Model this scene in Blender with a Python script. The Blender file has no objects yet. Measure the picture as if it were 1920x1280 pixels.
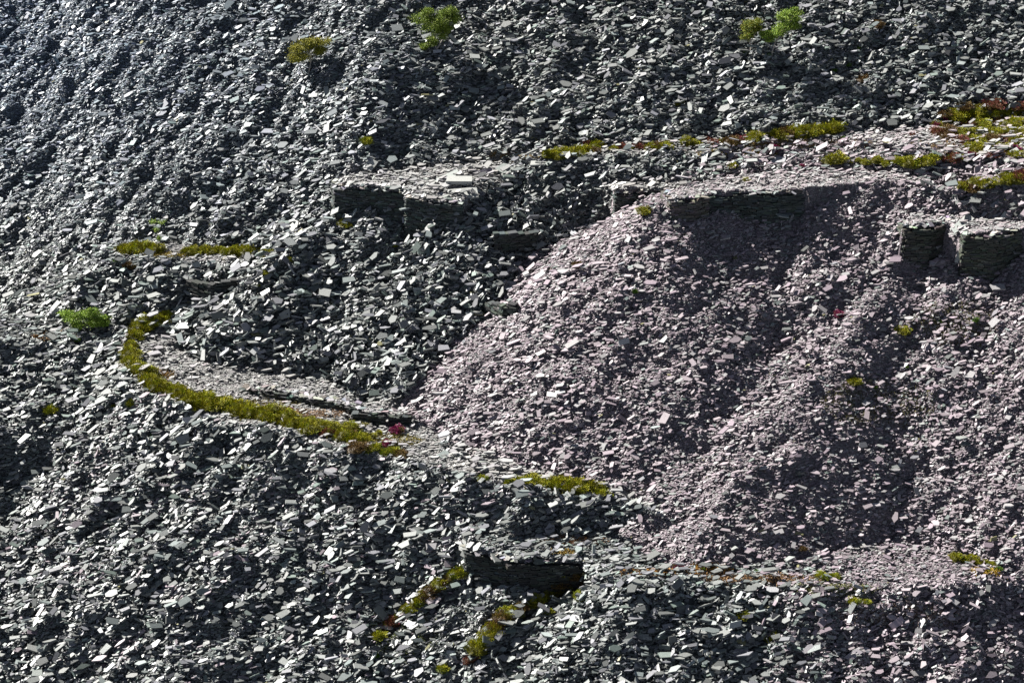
import bpy, math
import numpy as np
from mathutils import Vector
rng = np.random.default_rng(11)
SC = bpy.context.scene
COL = SC.collection
# ------------------------------------------------------------------ camera
PITCH = math.radians(25.0)
DIST = 220.0
FOV = 2 * math.atan(43.5 / DIST)
cam_loc = np.array([0.0, -DIST * math.cos(PITCH), DIST * math.sin(PITCH)])
cd = bpy.data.cameras.new('camera')
cd.sensor_width = 36.0
cd.angle = FOV
cd.clip_start = 1.0
cd.clip_end = 3000.0
cam = bpy.data.objects.new('camera', cd)
cam.location = cam_loc
cam.rotation_euler = (math.pi / 2 - PITCH, 0, 0)
COL.objects.link(cam)
SC.camera = cam
FW = np.array([0, math.cos(PITCH), -math.sin(PITCH)])
UP = np.array([0, math.sin(PITCH), math.cos(PITCH)])
K = 960.0 / math.tan(FOV / 2)          # photo pixels per unit tangent
# ------------------------------------------------------------------ light
SUN_DIR = np.array([-0.65, 0.42, 0.655]); SUN_DIR /= np.linalg.norm(SUN_DIR)
el = math.asin(SUN_DIR[2]); az = math.atan2(SUN_DIR[0], SUN_DIR[1])
w = bpy.data.worlds.new('World'); SC.world = w; w.use_nodes = True
nt = w.node_tree; nt.nodes.clear()
sky = nt.nodes.new('ShaderNodeTexSky'); sky.sky_type = 'NISHITA'; sky.sun_disc = False
sky.air_density = 0.35; sky.dust_density = 0.1; sky.sun_elevation = el; sky.sun_rotation = az
bg = nt.nodes.new('ShaderNodeBackground'); bg.inputs[1].default_value = 0.05
wo = nt.nodes.new('ShaderNodeOutputWorld')
hs_ = nt.nodes.new('ShaderNodeHueSaturation'); hs_.inputs['Saturation'].default_value = .6; hs_.inputs['Value'].default_value = .8
nt.links.new(sky.outputs[0], hs_.inputs['Color']); nt.links.new(hs_.outputs[0], bg.inputs[0]); nt.links.new(bg.outputs[0], wo.inputs[0])
sl = bpy.data.lights.new('sun', 'SUN'); sl.energy = 5.0; sl.angle = math.radians(0.5); sl.color = (1.0, 0.96, 0.90)
so = bpy.data.objects.new('sun', sl); COL.objects.link(so)
so.rotation_euler = Vector(-SUN_DIR).to_track_quat('-Z', 'Y').to_euler()
SC.view_settings.view_transform = 'Standard'; SC.view_settings.look = 'None'
SC.view_settings.exposure = 1.9; SC.view_settings.gamma = 1.0

# ------------------------------------------------------------------ helpers
def ray(px, py):
    px = np.asarray(px, float); py = np.asarray(py, float)
    a = (px - 960) / K; b = (640 - py) / K
    return np.stack([a, FW[1] + b * UP[1], FW[2] + b * UP[2]], -1)

def on_plane(px, py, P):                 # P = (a, bx, cy): z = a + bx x + cy y
    d = ray(px, py)
    t = (P[0] + P[1] * cam_loc[0] + P[2] * cam_loc[1] - cam_loc[2]) / (d[..., 2] - P[1] * d[..., 0] - P[2] * d[..., 1])
    return cam_loc + d * t[..., None]

def project(p):
    q = p - cam_loc
    dep = q @ FW
    return 960 + K * q[..., 0] / dep, 640 - K * (q @ UP) / dep, dep

def lattice(x, y, seed):
    r = np.random.default_rng(seed).random((256, 256))
    xi = np.floor(x).astype(int); yi = np.floor(y).astype(int)
    fx = x - xi; fy = y - yi
    fx = fx * fx * (3 - 2 * fx); fy = fy * fy * (3 - 2 * fy)
    g = lambda i, j: r[i & 255, j & 255]
    return ((g(xi, yi) * (1 - fx) + g(xi + 1, yi) * fx) * (1 - fy) + (g(xi, yi + 1) * (1 - fx) + g(xi + 1, yi + 1) * fx) * fy) * 2 - 1

def fbm(x, y, wl, octs, seed, gain=0.5):
    s = 0; a = 1; tot = 0
    for o in range(octs):
        s = s + a * lattice(x / wl * 2 ** o + 17.3 * o, y / wl * 2 ** o + 5.1 * o, seed + o); tot += a; a *= gain
    return s / tot

# ------------------------------------------------------------------ terrain: every terrace is a platform with scree falling away from its rim
# rim vertices are (photo column, photo row, drop of the retaining wall in metres)
PLAT = {
 'E':  dict(plane=(4.5, 0, 0), t=0.62, poly=[(205,482,0),(300,488,0),(360,491,0),(450,490,0),(520,480,0),(620,470,0),(620,440,0),(230,458,0)]),
 'D':  dict(plane=(-2.0, -0.08, 0), t=0.72, poly=[(300,598,0),(245,618,0),(220,655,0),(224,690,0),(252,722,0),(330,762,0),(420,793,0),(540,815,0),(640,842,0),(700,856,0),(765,866,0),(850,885,0),(860,760,0),(700,680,0),(520,600,0),(340,590,0)]),
 'D2': dict(plane=(0.2, 0, 0), t=0.40, reach=9.0, poly=[(-60,655,0),(40,650,0),(135,655,0),(205,640,0),(230,600,0),(120,600,0),(-60,615,0)]),
 'D3': dict(plane=(-3.6, 0, 0), t=0.45, poly=[(-60,780,0),(60,745,0),(150,742,0),(215,770,0),(240,740,0),(180,700,0),(-60,710,0)]),
 'B':  dict(plane=(11.0, 0, 0), t=0.64, reach=25.0, left=(.50, .35, .35), poly=[(632,350,2.6,25),(640,351,2.9,25,.70),(755,358,2.9,25,.80),(768,370,3.5,25,.80),(815,377,2.6),(862,378,1.2,25,.80),(905,345,0,60,.78),(960,336,0,60,.80),(1090,336,0,60,.82),(1140,352,2.2,60,.82),(1158,362,3.6,60,.75),(1252,356,3.8,60,.75),(1400,330,0),(1700,300,0),(1700,250,0),(665,305,2.5)]),
 'B0': dict(plane=(12.0, 0.058, 0), t=0.33, reach=4.6, poly=[(1010,302,0,1.5),(1120,297,0,1.5),(1300,281,0,2.5),(1440,270,0),(1570,262,0),(1660,275,0),(1760,296,0),(1940,298,0),(2150,290,0),(2150,150,0),(1010,200,0)]),
 'C':  dict(plane=(13.0, 0, 0), t=0.70, left=(.56, .25, .60), poly=[(1250,368,0.6),(1262,374,2.4),(1322,368,3.0),(1330,362,4.2),(1440,360,4.0,60,.68),(1505,357,2.6,60,.68),(1550,350,0.8,60,.72),(1640,343,0,9,.80),(1720,345,0,2.5),(1900,352,0,2.5),(2150,352,0,2.5),(2150,335,0),(1640,325,0),(1400,332,0),(1290,350,0)]),
 'C2': dict(plane=(11.2, 0, 0), t=0.66, reach=36.0, left=(.395, .10, .48), poly=[(1690,425,2.8),(1700,424,3.2),(1768,416,3.2),(1785,424,2.2),(1812,438,3.2),(1908,430,3.4),(1935,425,2.6),(1990,420,0),(2150,420,0),(2150,340,0),(1760,350,1.5)]),
 'F':  dict(plane=(-2.1, -0.14, 0), t=0.80, poly=[(835,884,0),(900,906,0),(955,920,0),(1050,932,0),(1150,938,0),(1250,978,0),(1400,1003,0),(1540,1022,0),(1660,1040,0),(1700,900,0),(1100,820,0),(840,800,0)]),
 'G':  dict(plane=(-4.5, -0.055, 0), t=0.66, poly=[(872,1030,2.4),(880,1030,2.7),(952,1046,1.9),(958,1050,3.9),(1080,1052,3.9),(1092,1052,3.2),(1118,1085,0.8),(1160,1096,0),(1330,1092,0),(1480,1100,0),(1600,1106,0),(1700,1104,0),(1800,1088,0),(1920,1068,0),(2150,1060,0),(2150,900,0),(900,960,2.2)]),
}
for P in PLAT.values():
    P['rch'] = np.array([q[3] if len(q) > 3 else P.get('reach', 60.0) for q in P['poly']])
    P['tt'] = np.array([q[4] if len(q) > 4 else P['t'] for q in P['poly']])
    a = np.array([q[:3] for q in P['poly']], float)
    P['xyz'] = on_plane(a[:, 0], a[:, 1], P['plane']); P['drop'] = a[:, 2]
A_BASE = np.array([(-400, 560, -3.5), (0, 520, -0.5), (200, 490, 2.5), (350, 462, 4.5), (520, 455, 5.2), (620, 405, 7.8), (648, 342, 10.9), (700, 326, 11.0), (760, 318, 11.0), (900, 300, 11.0), (1030, 287, 12.1), (1300, 270, 12.9), (1560, 246, 13.9), (1740, 232, 14.4), (1830, 203, 15.2), (1920, 199, 15.2), (2300, 190, 15.4)], float)
A_P = np.array([on_plane(q[0], q[1], (q[2], 0, 0)) for q in A_BASE])

A_X = np.linspace(-70, 70, 281); _k = np.exp(-.5 * (np.arange(-24, 25) / 3.6) ** 2); _k /= _k.sum()
A_Y, A_Z = (np.convolve(np.pad(np.interp(A_X, A_P[:, 0], A_P[:, c]), 24, mode='edge'), _k, 'valid') for c in (1, 2))

def inside(x, y, poly):
    n = len(poly); c = np.zeros(x.shape, bool)
    for i in range(n):
        x1, y1 = poly[i, :2]; x2, y2 = poly[(i + 1) % n, :2]
        cond = (y1 > y) != (y2 > y)
        with np.errstate(divide='ignore', invalid='ignore'):
            c ^= cond & (x < (x2 - x1) * (y - y1) / (y2 - y1 + 1e-12) + x1)
    return c

NAMES = ['A'] + list(PLAT)
def terrain_raw(x, y):
    # a low wander of the outline so that rims and slopes are not ruled lines
    wx = x + 0.45 * fbm(x, y, 5.0, 3, 91); wy = y + 0.45 * fbm(x, y, 5.0, 3, 97)
    best = np.interp(x, A_X, A_Z) + 0.63 * (y - np.interp(x, A_X, A_Y))
    best = best + 0.9 * fbm(x * .8 + y * .6, y * .5, 14, 2, 7)*np.clip((y-8)/12,0,1)
    zid = np.zeros(x.shape, int); flat = np.zeros(x.shape)
    for k, name in enumerate(PLAT):
        P = PLAT[name]; V = P['xyz']; n = len(V)
        pl = P['plane']
        ins = inside(x, y, V)
        z = np.full(x.shape, -1e9)
        for i in range(n):
            a = V[i]; b = V[(i + 1) % n]; d = b - a
            L2 = d[0] ** 2 + d[1] ** 2
            s = np.clip(((wx - a[0]) * d[0] + (wy - a[1]) * d[1]) / L2, 0, 1)
            dist = np.hypot(wx - a[0] - s * d[0], wy - a[1] - s * d[1])
            dr = P['drop'][i] * (1 - s) + P['drop'][(i + 1) % n] * s
            rc = P['rch'][i] * (1 - s) + P['rch'][(i + 1) % n] * s
            tt = P['tt'][i] * (1 - s) + P['tt'][(i + 1) % n] * s
            if 'left' in P:              # the flank that falls to the left is gentler
                tl, c0, cw = P['left']
                dirx = (wx - a[0] - s * d[0]) / (dist + 1e-6)
                wl = np.clip((-dirx - c0) / cw, 0, 1) * (1.0 if i in (0, n - 1) else 0.0); tt = tt * (1 - wl) + tl * wl
            z = np.maximum(z, a[2] + s * d[2] - dr - tt * np.minimum(dist, rc) - 1.3 * np.maximum(dist - rc, 0))
        if name in ('D2', 'D3'): flat_here = 0.0
        else: flat_here = 1.0
        z = np.where(ins, pl[0] + pl[1] * x + pl[2] * y, z)
        m = z > best
        best = np.where(m, z, best); zid[m] = k + 1; flat = np.where(m, ins * flat_here, flat)
    return best, zid, flat

def axis(lo, hi, step, far):
    core = np.arange(lo, hi + 1e-6, step); out = []; v = 0; s = step
    while v < far: s *= 1.35; v += s; out.append(v)
    out = np.array(out)
    return np.concatenate([(lo - out)[::-1], core, hi + out])
GX = axis(-56, 56, 0.22, 500); GY = axis(-46, 52, 0.22, 500)
X, Y = np.meshgrid(GX, GY, indexing='ij')
Z0, ZID, FLAT = terrain_raw(X, Y)
def blur(a, n):
    for _ in range(n):
        b = a.copy(); b[1:-1] = (a[:-2] + 2 * a[1:-1] + a[2:]) / 4
        a = b.copy(); a[:, 1:-1] = (b[:, :-2] + 2 * b[:, 1:-1] + b[:, 2:]) / 4
    return a
FL = blur(FLAT, 3)
ROUGH = np.array([1.15, 1.1, 1.2, .95, .9, 1.15, 1.0, .55, .60, 1.0, 1.0])[ZID]
RG = blur(ROUGH, 4) * (1 - 0.8 * FL)
# heaps and hollows stretched along the fall line (down to the left)
U = (X * 0.80 + Y * 0.60); Vv = (-X * 0.60 + Y * 0.80)
bumps = 0.95 * fbm(U, Vv * 1.7, 4.2, 3, 21) + 0.75 * fbm(U, Vv * 1.9, 1.5, 3, 33)
ridge = -0.5 * np.clip(fbm(U, Vv * 2.0, 2.6, 2, 41) - 0.22, 0, 1) * 2
edge = np.clip((np.abs(X) < 56) * 1.0, .2, 1)
Z = Z0 + (bumps + ridge) * RG * edge + 0.05 * fbm(X, Y, .8, 2, 55)
sm = blur(Z, 6)
GZX = np.gradient(sm, GX, axis=0); GZY = np.gradient(sm, GY, axis=1)

def samp(F, x, y):
    i = np.clip(np.searchsorted(GX, x) - 1, 0, len(GX) - 2); j = np.clip(np.searchsorted(GY, y) - 1, 0, len(GY) - 2)
    fx = (x - GX[i]) / (GX[i + 1] - GX[i]); fy = (y - GY[j]) / (GY[j + 1] - GY[j])
    return (F[i, j] * (1 - fx) + F[i + 1, j] * fx) * (1 - fy) + (F[i, j + 1] * (1 - fx) + F[i + 1, j + 1] * fx) * fy

def near(F, x, y):
    i = np.clip(np.searchsorted(GX, x), 0, len(GX) - 1); j = np.clip(np.searchsorted(GY, y), 0, len(GY) - 1)
    return F[i, j]

def at(px, py):                          # where the sight line of a photo pixel meets the ground
    px = np.atleast_1d(np.asarray(px, float)); py = np.atleast_1d(np.asarray(py, float))
    d = ray(px, py); t = np.full(px.shape, 150.0); done = np.zeros(px.shape, bool)
    for _ in range(900):
        p = cam_loc + d * t[:, None]
        done |= p[:, 2] < samp(Z, p[:, 0], p[:, 1])
        if done.all(): break
        t = np.where(done, t, t + 0.15)
    p = cam_loc + d * t[:, None]
    p[:, 2] = samp(Z, p[:, 0], p[:, 1])
    return p

def mesh_obj(name, V, polys, mat, fcol=None, parent=None, smooth=False, link=True):
    """polys: list of (m,k) index arrays; fcol: (total faces,3) base colours"""
    me = bpy.data.meshes.new(name)
    V = np.ascontiguousarray(V, dtype=np.float32).reshape(-1, 3)
    tot = np.concatenate([np.full(len(p), p.shape[1], np.int32) for p in polys])
    loops = np.concatenate([p.ravel() for p in polys]).astype(np.int32)
    start = np.concatenate([[0], np.cumsum(tot)[:-1]]).astype(np.int32)
    me.vertices.add(len(V)); me.vertices.foreach_set('co', V.ravel())
    me.loops.add(len(loops)); me.loops.foreach_set('vertex_index', loops)
    me.polygons.add(len(tot)); me.polygons.foreach_set('loop_start', start)
    me.update(calc_edges=True)
    me.polygons.foreach_set('use_smooth', np.full(len(tot), smooth, bool))
    if fcol is not None:
        at_ = me.attributes.new('tint', 'FLOAT_COLOR', 'FACE')
        c = np.ones((len(tot), 4), np.float32); c[:, :3] = fcol
        at_.data.foreach_set('color', c.ravel())
    me.materials.append(mat)
    me.validate(verbose=False) if len(V) < 100 else None
    o = bpy.data.objects.new(name, me)
    if link: COL.objects.link(o)
    if parent is not None: o.parent = parent
    return o

def tag(o, label=None, cat=None, group=None, kind=None):
    if label: o['label'] = label
    if cat: o['category'] = cat
    if group: o['group'] = group
    if kind: o['kind'] = kind
    return o

def empty(name, loc):
    o = bpy.data.objects.new(name, None); o.location = loc; o.empty_display_size = .3; COL.objects.link(o); return o

# ------------------------------------------------------------------ materials
def mat_tint(name, rough=0.6, spec=0.4, var=0.25, scale=9.0, bump=0.25, translucent=0.0):
    m = bpy.data.materials.new(name); m.use_nodes = True; t = m.node_tree; N = t.nodes; L = t.links
    b = N['Principled BSDF']; b.inputs['Roughness'].default_value = rough
    b.inputs['Specular IOR Level'].default_value = spec
    a = N.new('ShaderNodeAttribute'); a.attribute_name = 'tint'
    g = N.new('ShaderNodeNewGeometry')
    n = N.new('ShaderNodeTexNoise'); n.inputs['Scale'].default_value = scale; n.inputs['Detail'].default_value = 4
    L.new(g.outputs['Position'], n.inputs['Vector'])
    r = N.new('ShaderNodeMapRange'); r.inputs['To Min'].default_value = 1 - var; r.inputs['To Max'].default_value = 1 + var
    r.inputs['From Min'].default_value = .3; r.inputs['From Max'].default_value = .7
    L.new(n.outputs['Fac'], r.inputs['Value'])
    v = N.new('ShaderNodeVectorMath'); v.operation = 'SCALE'
    L.new(a.outputs['Color'], v.inputs[0]); L.new(r.outputs[0], v.inputs['Scale'])
    L.new(v.outputs[0], b.inputs['Base Color'])
    if bump:
        bn = N.new('ShaderNodeBump'); bn.inputs['Strength'].default_value = bump; bn.inputs['Distance'].default_value = .03
        L.new(n.outputs['Fac'], bn.inputs['Height']); L.new(bn.outputs[0], b.inputs['Normal'])
    return m

M_SLATE = mat_tint('slate', 0.5, 0.5, 0.22, 14.0, 0.35)
M_WALL = mat_tint('wall_slate', 0.65, 0.3, 0.3, 9.0, 0.3)
M_LEAF = mat_tint('leaf', 0.6, 0.25, 0.25, 5.0, 0)
M_BARK = mat_tint('bark', 0.8, 0.2, 0.3, 12.0, 0)

def mat_ground():
    m = bpy.data.materials.new('fine_slate_waste'); m.use_nodes = True; t = m.node_tree; N = t.nodes; L = t.links
    b = N['Principled BSDF']; b.inputs['Roughness'].default_value = .75; b.inputs['Specular IOR Level'].default_value = .3
    a = N.new('ShaderNodeAttribute'); a.attribute_name = 'tint'
    g = N.new('ShaderNodeNewGeometry')
    vs = []
    for sc_ in (5.0, 11.0, 24.0):
        v = N.new('ShaderNodeTexVoronoi'); v.inputs['Scale'].default_value = sc_; v.inputs['Randomness'].default_value = 1
        mp = N.new('ShaderNodeMapping'); mp.inputs['Rotation'].default_value = (.3, .5, .5 + sc_); mp.inputs['Scale'].default_value = (.6, 1.3, 1.6)
        L.new(g.outputs['Position'], mp.inputs[0]); L.new(mp.outputs[0], v.inputs['Vector']); vs.append(v)
    def bw(n):
        s = N.new('ShaderNodeSeparateColor'); L.new(n.outputs['Color'], s.inputs[0]); return s.outputs[0]
    def mth(op, x, y):
        q = N.new('ShaderNodeMath'); q.operation = op
        for i_, z_ in enumerate((x, y)):
            if isinstance(z_, (int, float)): q.inputs[i_].default_value = z_
            else: L.new(z_, q.inputs[i_])
        return q.outputs[0]
    f = mth('ADD', mth('MULTIPLY', bw(vs[0]), .4), mth('ADD', mth('MULTIPLY', bw(vs[1]), .45), mth('MULTIPLY', bw(vs[2]), .5)))
    fac = mth('ADD', mth('MULTIPLY', f, 1.1), .35)
    sc2 = N.new('ShaderNodeVectorMath'); sc2.operation = 'SCALE'
    L.new(a.outputs['Color'], sc2.inputs[0]); L.new(fac, sc2.inputs['Scale']); L.new(sc2.outputs[0], b.inputs['Base Color'])
    bp = N.new('ShaderNodeBump'); bp.inputs['Strength'].default_value = 1.0; bp.inputs['Distance'].default_value = .09
    L.new(f, bp.inputs['Height']); L.new(bp.outputs[0], b.inputs['Normal'])
    return m
M_GROUND = mat_ground()

# ------------------------------------------------------------------ zones of colour
IDX = {n: i for i, n in enumerate(NAMES)}
def purple_weight(x, y, zid):
    w_ = np.zeros(x.shape)
    w_[(zid == IDX['C']) | (zid == IDX['C2'])] = 1.0
    b0 = zid == IDX['B0']; w_[b0] = np.clip((x[b0] - 14) / 14, 0, .8)
    f = zid == IDX['F']; w_[f] = .12
    g_ = zid == IDX['G']; w_[g_] = np.clip((x[g_] - 17) / 10, 0.0, .9)
    d = (zid == IDX['D']); w_[d] = .05
    return np.clip(w_ + .25 * fbm(x, y, 3, 2, 61) * (w_ > 0), 0, 1)

PW = purple_weight(X, Y, ZID)
gcol = np.zeros(X.shape + (3,))
grey = np.array([.07, .078, .082]); purp = np.array([.38, .325, .355]); pale = np.array([.40, .37, .36])
gcol[:] = grey * (1 - PW[..., None]) + purp * PW[..., None]
gcol = gcol * (1 - FL[..., None]) + FL[..., None] * (pale * (.75 + .25 * (fbm(X, Y, 3, 3, 71)[..., None])))

# ground sheet
nx, ny = X.shape
idx = np.arange(nx * ny).reshape(nx, ny)
quads = np.stack([idx[:-1, :-1], idx[1:, :-1], idx[1:, 1:], idx[:-1, 1:]], -1).reshape(-1, 4)
fc = gcol[:-1, :-1].reshape(-1, 3) * .62
ground = mesh_obj('ground', np.stack([X, Y, Z], -1).reshape(-1, 3), [quads], M_GROUND, fc, smooth=True)
tag(ground, kind='structure')

# ------------------------------------------------------------------ slates
def norm(v): return v / (np.linalg.norm(v, axis=-1, keepdims=True) + 1e-12)

def slate_geo(c, n, u, L, W, T, k, r, crooked=.28):
    """c,n,u (N,3) centre, plate normal, long axis; prism with k jittered corners"""
    N_ = len(c); v = np.cross(n, u)
    ang = (np.arange(k)[None] + .5 + r.uniform(-crooked, crooked, (N_, k))) * 2 * np.pi / k
    ca = np.cos(ang); sa = np.sin(ang)
    if k == 4:
        ca = np.sign(ca) * (.55 + .45 * r.random((N_, k))) ; sa = np.sign(sa) * (.55 + .45 * r.random((N_, k)))
    rad = 1 if k == 4 else r.uniform(.72, 1.08, (N_, k))
    P = c[:, None] + u[:, None] * (ca * rad * L[:, None] / 2)[..., None] + v[:, None] * (sa * rad * W[:, None] / 2)[..., None]
    sk = norm(u + v * r.uniform(-1, 1, (N_, 1))) * (T * r.uniform(-.25, .25, N_))[:, None]
    top = P + (n * (T / 2)[:, None])[:, None]
    bot = P - (n * (T / 2)[:, None])[:, None] + sk[:, None]
    V = np.concatenate([top, bot], 1)                      # N,2k,3
    base = (np.arange(N_) * 2 * k)[:, None]
    f_top = base + np.arange(k)[None]
    i = np.arange(k); j = (i + 1) % k
    side = np.stack([i + k, j + k, j, i], -1)[None] + base[..., None]
    f_bot = base + (2 * k - 1 - np.arange(k))[None]
    return V.reshape(-1, 3), f_top, side.reshape(-1, 4), f_bot

SIZE = dict(A=.30, E=.29, D=.31, D2=.26, D3=.28, B=.43, B0=.31, C=.20, C2=.20, F=.35, G=.37)
NZ = len(NAMES)
def in_view(x, y, z, m=.10):
    a, b, _ = project(np.stack([x, y, z], -1))
    return (a > -1920 * m) & (a < 1920 * (1 + m)) & (b > -1280 * m) & (b < 1280 * (1 + m))

def base_size(x, y, zid, flat):
    s = np.array([SIZE[n] for n in NAMES])[zid]
    px, py, _ = project(np.stack([x, y, samp(Z, x, y)], -1))
    up = (zid == 0)
    f = np.clip((px - 150) / 800, 0, 1)
    s = np.where(up, .17 + .145 * f - .03 * np.clip((300 - py) / 300, 0, 1), s)
    s = np.where((zid == IDX['G']) & (px > 1550), .21, s)
    # fine apron below the lower pair of walls
    s = np.where((zid == IDX['G']) & (px > 700) & (px < 1060) & (py > 1060) & (np.abs((px - 900) + 0.95 * (py - 1120)) < 95), .20, s)
    s = s * np.where(flat > .5, np.where((zid == IDX['D']) | (zid == IDX['E']), .5, .8), 1)
    s = np.where(zid == IDX['B'], s * (1 + .3 * np.clip((5 - samp(Z, x, y)) / 7, -.6, 1)), s)     # big stones roll furthest
    return s * np.exp(.55 * fbm(x * .8 + y * .6, (y * .8 - x * .6) * 1.6, 6, 3, 81))

def scatter(mult, cover, seed, lift):
    r = np.random.default_rng(seed)
    ci = (np.abs(X[:-1, :-1]) < 56) & (Y[:-1, :-1] > -46) & (Y[:-1, :-1] < 52)
    x0 = X[:-1, :-1][ci]; y0 = Y[:-1, :-1][ci]
    z0 = Z[:-1, :-1][ci]; v = in_view(x0, y0, z0)
    x0 = x0[v]; y0 = y0[v]
    zid = near(ZID, x0, y0); fl = near(FLAT, x0, y0)
    s = base_size(x0, y0, zid, fl) * mult
    area = .22 * .22 * np.sqrt(1 + np.minimum(near(GZX, x0, y0) ** 2 + near(GZY, x0, y0) ** 2, 2))
    lam = cover * area / (.38 * s * s) * np.where(fl > .5, .7, np.where((zid == IDX['C']) | (zid == IDX['C2']), .62, 1))
    cnt = r.poisson(lam)
    rep = np.repeat(np.arange(len(x0)), cnt)
    x = x0[rep] + r.random(len(rep)) * .22; y = y0[rep] + r.random(len(rep)) * .22
    zid = zid[rep]; fl = fl[rep]
    sz = s[rep] * np.exp(r.normal(0, .50, len(rep))); sz = np.clip(sz, .10, 1.3)
    gx = samp(GZX, x, y); gy = samp(GZY, x, y)
    big = np.sqrt(gx * gx + gy * gy); lim = np.minimum(1, .9 / (big + 1e-6)); gx = gx * lim; gy = gy * lim
    z = samp(Z, x, y)
    sn = norm(np.stack([-gx, -gy, np.ones_like(gx)], -1))
    wild = np.array([.26, .28, .28, .22, .22, .40, .26, .15, .15, .30, .32])[zid] * np.where(fl > .5, .4, 1)
    out = r.random(len(x)) < .06
    wild = np.where(out, .9, wild)
    n = norm(sn * .42 + np.array([0, 0, .58]) + r.normal(0, 1, (len(x), 3)) * wild[:, None])
    n[:, 2] = np.abs(n[:, 2]) + .02; n = norm(n)
    th = r.normal(.45, .5, len(x))
    d = np.stack([np.cos(th), np.sin(th), 0 * th], -1)
    d = d - n * (d * n).sum(-1, keepdims=True); u = norm(d)
    W_ = sz * r.uniform(.24, .64, len(x)); T = np.clip(sz * r.uniform(.05, .17, len(x)), .02, .12)
    c = np.stack([x, y, z], -1) + sn * (lift * sz * r.random(len(x)) + .02)[:, None]
    return dict(c=c, n=n, u=u, L=sz, W=W_, T=T, zid=zid, fl=fl)

def slate_colour(S, r):
    N_ = len(S['L']); x = S['c'][:, 0]; y = S['c'][:, 1]
    p = purple_weight(x, y, S['zid'])
    isp = r.random(N_) < p * .92
    b = np.exp(r.normal(0, .32, N_))
    g1 = np.array([.27, .285, .275]); g2 = np.array([.215, .25, .245]); g3 = np.array([.25, .255, .28]); g4 = np.array([.19, .24, .215])
    ch = r.random(N_)[:, None]
    px, py, _ = project(S['c'])
    col = np.where(ch < .45, g1, np.where(ch < .68, g2, np.where(ch < .93, g3, g4)))
    p1 = np.array([.36, .31, .335]); p2 = np.array([.30, .245, .28]); p3 = np.array([.34, .33, .335])
    pc = np.where(ch < .5, p1, np.where(ch < .8, p2, p3))
    b = np.where(isp, b ** .6, b)
    col = np.where(isp[:, None], pc, col) * b[:, None]
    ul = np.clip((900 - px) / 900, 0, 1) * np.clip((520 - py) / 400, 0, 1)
    col = col * (1 + ul[:, None] * (np.array([.80, .95, 1.25]) - 1))  # bluer towards upper left: haze and sky tint put into the slate colour
    col = col * np.where(isp, 1.0, .84)[:, None]
    lich = r.random(N_) < .002
    col[lich] = np.array([.28, .27, .14])
    fl = S['fl'] > .5
    fl &= S['zid'] != IDX['G']
    col[fl] = (col[fl] * .6 + np.array([.36, .33, .32]) * .4) * 1.35
    return np.clip(col * .60, .02, .27)

layers = [scatter(1.0, 1.9, 1, .75), scatter(.55, 0.9, 2, .35), scatter(1.7, .16, 3, .8)]
S = {k: np.concatenate([l[k] for l in layers]) for k in layers[0]}
# keep slates off the wall footprints' faces is not needed: walls stand proud of the rim
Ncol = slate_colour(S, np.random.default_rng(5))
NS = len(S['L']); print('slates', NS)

# the biggest plates become things of their own
px_, py_, dp_ = project(S['c'])
score = S['L'] * S['W']
vis = (px_ > 8) & (px_ < 1912) & (py_ > 8) & (py_ < 1272) & (S['n'][:, 2] > .5)
order = np.argsort(-np.where(vis, score, 0))
N_BIG = 240
big = order[:N_BIG]
keep = np.ones(NS, bool); keep[big] = False

def build_slates(name, S, col, mask, r):
    ids = np.nonzero(mask)[0]
    kk = r.choice([4, 5, 6], len(ids), p=[.5, .34, .16])
    Vs = []; polys = []; cols = []; off = 0
    for k in (4, 5, 6):
        q = ids[kk == k]
        if not len(q): continue
        V, ft, sd, fb = slate_geo(S['c'][q], S['n'][q], S['u'][q], S['L'][q], S['W'][q], S['T'][q], k, r)
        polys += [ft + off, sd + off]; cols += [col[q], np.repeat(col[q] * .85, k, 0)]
        Vs.append(V); off += len(V)
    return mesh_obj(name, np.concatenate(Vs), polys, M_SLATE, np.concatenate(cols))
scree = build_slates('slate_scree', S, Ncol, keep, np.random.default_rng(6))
tag(scree, 'loose broken slate plates covering the whole hillside', 'slate scree', kind='stuff')
print('scree built')

# landmarks used for describing single slabs
LM = [('the upper left wall', 700, 385), ('the twin square walls', 1800, 455), ('the widest dark wall', 1420, 395),
      ('the recessed wall', 1200, 390), ('the low kerb wall', 600, 750), ('the curving path', 330, 740),
      ('the lower black walls', 985, 1070), ('the central heather strip', 1050, 915), ('the olive tree', 580, 100), ('the broad green tree', 820, 50),
      ('the paired little trees', 1440, 60), ('the left heather ledge', 370, 470), ('the bright shrub', 160, 600), ('the lone magenta clump', 1572, 595),
      ('the heather carpet', 1840, 250), ('the mossy lower path', 1270, 1075), ('the upper mossy streak', 780, 1140), ('the lower mossy streak', 980, 1170),
      ('the purple fan head', 1300, 480), ('the short grass row', 1840, 1055), ('the niche wall', 400, 535)]
def where(px, py):
    d = [math.hypot(px - a, py - b) for _, a, b in LM]; i = int(np.argmin(d)); nm, a, b = LM[i]
    dx, dy = px - a, py - b
    far = 'well ' if d[i] > 170 else ('' if d[i] > 70 else 'just ')
    if abs(dx) > 2.2 * abs(dy): s = 'left of' if dx < 0 else 'right of'
    elif abs(dy) > 2.2 * abs(dx): s = 'above' if dy < 0 else 'below'
    else: s = ('above' if dy < 0 else 'below') + ' and ' + ('left of' if dx < 0 else 'right of')
    return f'{far}{s} {nm}'
ORD = ['first', 'second', 'third', 'fourth', 'fifth', 'sixth', 'seventh', 'eighth', 'ninth', 'tenth', 'eleventh', 'twelfth', 'thirteenth', 'fourteenth', 'fifteenth', 'sixteenth', 'seventeenth', 'eighteenth', 'nineteenth']
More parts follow.
